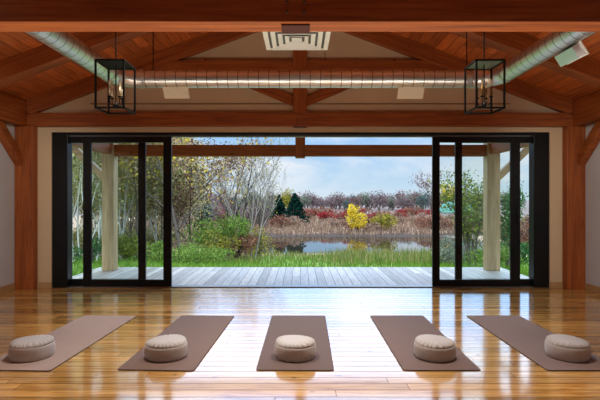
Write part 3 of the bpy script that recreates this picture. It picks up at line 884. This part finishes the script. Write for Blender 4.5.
spots = [(66,19,0),(74,22,1),(80,26,0),(88,20,1),(97,24,0),(104,29,1),(121,23,2),(131,28,3),(139,24,3),(148,30,2),(155,25,2),(163,28,3),(70,31,3),(90,33,3),(112,34,3),(126,36,3),(144,37,2),(160,38,3),(58,25,2),(172,34,3),(182,37,2),(76,40,3),(100,42,3),(50,33,3),(84,28,2),(118,27,1),(62,36,2),(108,38,2),(134,42,3),(152,44,2),(166,46,3),(178,45,2),(94,45,2),(122,47,3),(70,46,3)]
for i, (px, Y, k) in enumerate(spots):
    o = protos[k] if k not in used else copy_tree(protos[k]); used.add(k)
    put(o, px, Y, i*1.7, .85+.3*((i*37) % 10)/10, wl[k], 'tree', wg[k])
put(make_bush('green_shrub', 51, 2.2, 1.5, L['willow'], 2400, .05, M['bark'], 7), 125, 22, 0, 1, 'round green shrub at the wood edge beside the weathered post', 'shrub')
put(make_bush('green_shrub', 52, 1.6, 1.0, L['green'], 1500, .05, M['bark'], 6), 158, 20, 0, 1, 'low green shrub on the lawn behind the door stile', 'shrub')
put(make_bush('green_shrub', 53, 2.4, 1.3, L['deepgreen'], 1600, .05, M['bark'], 6), 92, 21, 0, 1, 'deep green low shrub among the pale stems', 'shrub')

ug = [make_bush('undergrowth_bush', 54, 3.6, 2.3, L['olive'], 1600, .08, M['bark'], 8), make_bush('undergrowth_bush', 55, 3.4, 1.7, L['brown'], 1400, .07, M['bark'], 8)]
us = set()
for i, (px, Y) in enumerate([(64,29),(76,31),(90,30),(104,33),(118,31),(132,33),(146,30),(160,32),(172,31),(186,33),(200,36),(216,38),(84,38),(112,40),(140,39),(168,40)]):
    k = i % 2; o = ug[k] if k not in us else copy_tree(ug[k]); us.add(k)
    put(o, px, Y, i*1.1, .8+.05*(i % 5), ['olive undergrowth bush deep among the woodland stems', 'brown undergrowth bush deep among the woodland stems'][k], 'shrub', ['olive woodland undergrowth', 'brown woodland undergrowth'][k])

# --- plants behind the glass on the other side
put(make_tree('young_tree', 61, 3.3, .05, M['bark'], L['willow'], 3200, .05, .16, levels=4, kids=5, spread=.4, first=.1, stems=3, shrink=.5), 473, 18, 0, 1,
    'upright olive green young tree beside the weathered post')
put(make_tree('young_tree', 62, 3.4, .05, M['bark'], L['deepgreen'], 2200, .05, .12, levels=4, kids=5, spread=.25, first=.15, stems=2, shrink=.42), 506, 17.5, 1, .95,
    'upright deep green young tree seen behind the porch brace')
for k, (px, Y, w, h, lf, lab) in enumerate([(447, 19, 1.6, .9, 'greygreen', 'grey green low shrub beyond the narrow door pane'),
     (460, 22, 2.0, 1.2, 'greygreen', 'grey green shrub behind the olive young tree'),
     (489, 17, 1.5, .9, 'green', 'small green shrub at the foot of the olive young tree'),
     (516, 19, 1.7, 1.0, 'deepgreen', 'small deep green shrub beyond the porch brace')]):
    put(make_bush('low_shrub', 63+k, w, h, L[lf], 1500, .045, M['bark'], 6), px, Y, 0, 1, lab, 'shrub')
rp = make_bush('russet_brush', 70, 2.6, 2.7, L['rust'], 2200, .06, M['bark'], 8)
for i, (px, Y) in enumerate([(522, 24), (533, 25), (545, 23), (556, 26)]):
    put(rp if i == 0 else copy_tree(rp), px, Y, i*1.3, 1, 'tall russet brush in the outermost pane by the wall', 'brush', 'tall russet brush')

# --- far bank
for k, (px, Y, h, w, lab) in enumerate([(279, 73, 4.1, 3.4, 'smaller dark evergreen of the pair across the pond'), (295, 70, 4.5, 4.6, 'larger dark evergreen of the pair across the pond')]):
    put(make_conifer('evergreen_tree', 80+k, h, w, L['needle'], M['bark_dark'], 3600, .2), px, Y, 0, 1, lab)
put(make_bush('yellow_tree', 82, 2.7, 3.9, L['yellow'], 2200, .11, M['bark'], 9), 357, 60, 0, 1, 'bright yellow tree on the far bank of the pond')
put(make_bush('yellow_shrub', 83, 2.6, 2.6, L['yellowbush'], 1300, .11, M['bark'], 7), 388, 61, 0, 1, 'yellow green shrub on the far bank beside the bright yellow tree', 'shrub')
put(make_bush('yellow_shrub', 84, 2.0, 1.8, L['yellowbush'], 900, .11, M['bark'], 6), 378, 61, 0, 1, 'smaller olive shrub between the yellow tree and yellow green shrub', 'shrub')
put(make_bush('pale_yellow_tree', 85, 4.2, 5.0, L['yellowbush'], 1200, .2, M['bark'], 7), 284, 105, 0, 1, 'pale yellow tree far behind the pair of evergreens')
put(make_tree('bare_tree', 86, 7.5, .14, M['bark'], L['mauve'], 700, .14, .35, levels=5, kids=4, spread=.75, first=.3, shrink=.55), 430, 75, .5, 1,
    'round bare grey tree across the pond near the door stile')
red = make_bush('red_sumac', 90, 2.0, 1.8, L['red'], 700, .1, M['bark_dark'], 6)
rr = random.Random(5)
for i in range(22):
    px = 302 + (i+.5)*136/22 + rr.uniform(-2.5, 2.5); Y = rr.uniform(72, 84)
    put(red if i == 0 else copy_tree(red), px, Y, rr.uniform(0, 6), rr.uniform(.55, 1.0), 'scarlet sumac bush on the field across the pond', 'shrub', 'scarlet sumac bushes across the pond')
bp = [make_bush('bank_shrub', 91, 2.6, 1.9, L['rust'], 800, .1, M['bark_dark'], 6), make_bush('bank_shrub', 92, 2.8, 1.6, L['tan'], 800, .1, M['bark'], 6)]
us = set()
for i in range(72):
    k = i % 2; px = 262 + (i+.5)*190/72 + rr.uniform(-3, 3); Y = rr.uniform(60, 96)
    o = bp[k] if k not in us else copy_tree(bp[k]); us.add(k)
    put(o, px, Y, rr.uniform(0, 6), rr.uniform(.55, 1.1), ['rusty brown shrub among the reeds of the far bank', 'tan twiggy shrub among the reeds of the far bank'][k], 'shrub', ['rusty shrubs of the far bank', 'tan shrubs of the far bank'][k])
kinds = ['mauve', 'greygreen', 'russet', 'tealdark']  # far tree colours are lightened, distance haze painted into the leaves
klab = ['mauve grey leafless looking tree in the far tree line', 'grey green tree in the far tree line', 'russet tree in the far tree line', 'dark blue green tree in the far tree line']
kp = [make_bush('distant_tree', 100+k, 4.4, [5.6, 5.4, 5.8, 6.0][k], L[kinds[k]], 900, .2, M['bark'], 8) for k in range(4)]
us = set()
seq = [0,0,2,0,3,0,1,0,2,0,3,2,3,1,1,0,1,1,2,0,2,1,0,0,0,2,0,3,3,1,0,3,0,1]
for i in range(104):
    k = seq[i//2 % len(seq)] if i % 3 else rr.choice([0, 0, 1, 2])
    px = 150 + i*3.6 + rr.uniform(-1.5, 1.5); Y = rr.uniform(104, 130)
    o = kp[k] if k not in us else copy_tree(kp[k]); us.add(k)
    put(o, px, Y, rr.uniform(0, 6), rr.uniform(.55, .92), klab[k], 'tree', kinds[k]+' trees of the far tree line')
for i, px in enumerate([176, 186, 196, 205, 213, 221, 229, 237, 245, 252, 259, 266, 272]):
    k = (0, 2, 0, 1)[i % 4]
    put(copy_tree(kp[k]), px, 62+(i*7) % 17, i*1.9, .62+.04*(i % 4), ['mauve grey tree behind the bare trees and birch clump', 'grey green tree behind the bare trees and birch clump', 'russet tree behind the bare trees and birch clump'][k], 'tree', kinds[k]+' trees behind the birch clump')
put(make_bush('pale_yellow_tree', 110, 4.4, 6.2, L['yellow'], 900, .22, M['bark'], 6), 451, 108, 0, 1, 'yellow tree far off above the green roofed shed')
# green roofed shed far away
X = at(456, 88); Z = zg(X, 88)
sh = tag(empty('shed', (X, 88, Z)), 'low pale shed with a teal green roof, far off behind the door pane', 'building')
M['teal'] = plain('teal green roof sheet', srgb(70,138,122), .5, .06, 2); M['shedwall'] = plain('pale shed boards', srgb(196,196,186), .8, .06, 2)
b = MB(); b.box(-2.5, 2.5, -1.5, 1.5, -.3, .75); b.build('shed_wall', M['shedwall'], sh)
b = MB()
e = [(-2.9,-1.9,.7),(2.9,-1.9,.7),(2.9,1.9,.7),(-2.9,1.9,.7)]; m = [(-2.3,-1.2,2.1),(2.3,-1.2,2.1),(2.3,1.2,2.1),(-2.3,1.2,2.1)]; r_ = [(-1.2,0,2.75),(1.2,0,2.75)]
for i in range(4): b.poly([e[i], e[(i+1)%4], m[(i+1)%4], m[i]])
b.poly([m[0], m[1], r_[1], r_[0]]); b.poly([m[1], m[2], r_[1]]); b.poly([m[2], m[3], r_[0], r_[1]]); b.poly([m[3], m[0], r_[0]]); b.poly(e[::-1])
b.build('shed_roof', M['teal'], sh)

# ------------------------------------------------------------------ sky
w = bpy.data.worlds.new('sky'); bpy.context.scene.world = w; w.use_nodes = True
nt = w.node_tree; nt.nodes.clear()
class WT(NT):
    def __init__(s): s.t = nt
t = WT()
out = t.n('ShaderNodeOutputWorld'); bg = t.n('ShaderNodeBackground')
tc = t.n('ShaderNodeTexCoord'); sp = t.n('ShaderNodeSeparateXYZ'); t.l(tc.outputs['Generated'], sp.inputs[0])
z = sp.outputs[2]
base = t.ramp(z, [(0, S(206,226,240)), (.06, S(178,212,240)), (.16, S(150,196,246)), (.3, S(144,190,250)), (.6, S(180,206,232))])
mp = t.n('ShaderNodeMapping'); mp.inputs['Scale'].default_value = (2.6, 2.6, 9.0); mp.inputs['Location'].default_value = (1.3, .4, .2)
t.l(tc.outputs['Generated'], mp.inputs['Vector'])
n1 = noise(t, mp.outputs[0], 1.35, 6, .55, .3)
cl = t.ramp(n1, [(.44, (0,0,0,1)), (.64, (1,1,1,1))])
n2 = noise(t, mp.outputs[0], 3.1, 4)
cc = t.mix(n2, S(214,224,236), S(250,252,255))
col = t.mix(t.math('MULTIPLY', cl, .85), base, cc)
t.l(col, bg.inputs[0])
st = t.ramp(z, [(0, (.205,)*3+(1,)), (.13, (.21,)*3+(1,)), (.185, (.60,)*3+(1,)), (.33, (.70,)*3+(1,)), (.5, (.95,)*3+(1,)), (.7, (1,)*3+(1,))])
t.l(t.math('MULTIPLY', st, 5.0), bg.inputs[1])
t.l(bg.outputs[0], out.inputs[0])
try: w.cycles.sampling_method = 'MANUAL'; w.cycles.sample_map_resolution = 512
except Exception: pass

# ------------------------------------------------------------------ added fill lights and sun
def area(name, loc, rot, sx, sy, power, col, spread=180):
    l = bpy.data.lights.new(name, 'AREA'); l.shape = 'RECTANGLE'; l.size = sx; l.size_y = sy; l.energy = power; l.color = col; l.spread = math.radians(spread)
    o = bpy.data.objects.new(name, l); C.objects.link(o); o.location = loc; o.rotation_euler = rot
    return o
# added fills, no real fixtures: behind the viewer, and hidden beyond the tie beam
area('room_fill', (0, -2.6, 2.3), (math.radians(70), 0, 0), 5.0, 1.4, 6, (1.0, .84, .66))
area('beam_fill', (0, 3.42, 2.66), (0, 0, 0), 6.4, .16, 8, (1.0, .95, .88))
# two unseen spots added between the trusses to brighten the floor boards
for x in (-1.1, 1.1):
    l = bpy.data.lights.new('floor_fill_spot', 'SPOT'); l.energy = 390; l.color = (1.0, .95, .88)
    l.spot_size = math.radians(74); l.spot_blend = .6; l.shadow_soft_size = .18
    o = bpy.data.objects.new('floor_fill_spot', l); C.objects.link(o); o.location = (x, 4.35, roof(x)-.22)
# two unseen spots added behind the tie beam to lift the corner posts and walls
for sx in (-1, 1):
    l = bpy.data.lights.new('corner_fill_spot', 'SPOT'); l.energy = 185; l.color = (1.0, .93, .84)
    l.spot_size = math.radians(62); l.spot_blend = .9; l.shadow_soft_size = .08
    o = bpy.data.objects.new('corner_fill_spot', l); C.objects.link(o); o.location = (sx*2.6, 3.3, 2.62)
    o.rotation_euler = (Vector((sx*4.25, 6.7, 1.1))-Vector(o.location)).to_track_quat('-Z', 'Y').to_euler()
# veiled high sun over the roof ridge
l = bpy.data.lights.new('hazy_sun', 'SUN'); l.energy = 1.5; l.angle = math.radians(35); l.color = (1.0, .95, .86)
o = bpy.data.objects.new('hazy_sun', l); C.objects.link(o); o.location = (0, 12, 30); o.rotation_euler = (math.radians(42), 0, math.radians(-25))
# added upward fill below the view, brightening undersides of the frame and the ceiling
area('underside_fill', (0, 2.82, .05), (math.radians(180-6), 0, 0), 6.0, .16, 62, (1.0, .9, .76), 128)

# ------------------------------------------------------------------ camera
cam = bpy.data.cameras.new('camera'); co = bpy.data.objects.new('camera', cam); C.objects.link(co)
co.location = (0, 0, H); co.rotation_euler = (math.radians(90), 0, 0)
cam.sensor_width = 36; cam.lens = 36*FPX/600; cam.clip_end = 600
sc = bpy.context.scene; sc.camera = co
sc.view_settings.view_transform = 'Standard'; sc.view_settings.look = 'None'
sc.view_settings.exposure = 0; sc.view_settings.gamma = 1
sc.cycles.max_bounces = 10; sc.cycles.diffuse_bounces = 5; sc.cycles.glossy_bounces = 4; sc.cycles.transparent_max_bounces = 24
sc.cycles.sample_clamp_indirect = 6; sc.cycles.use_denoising = True
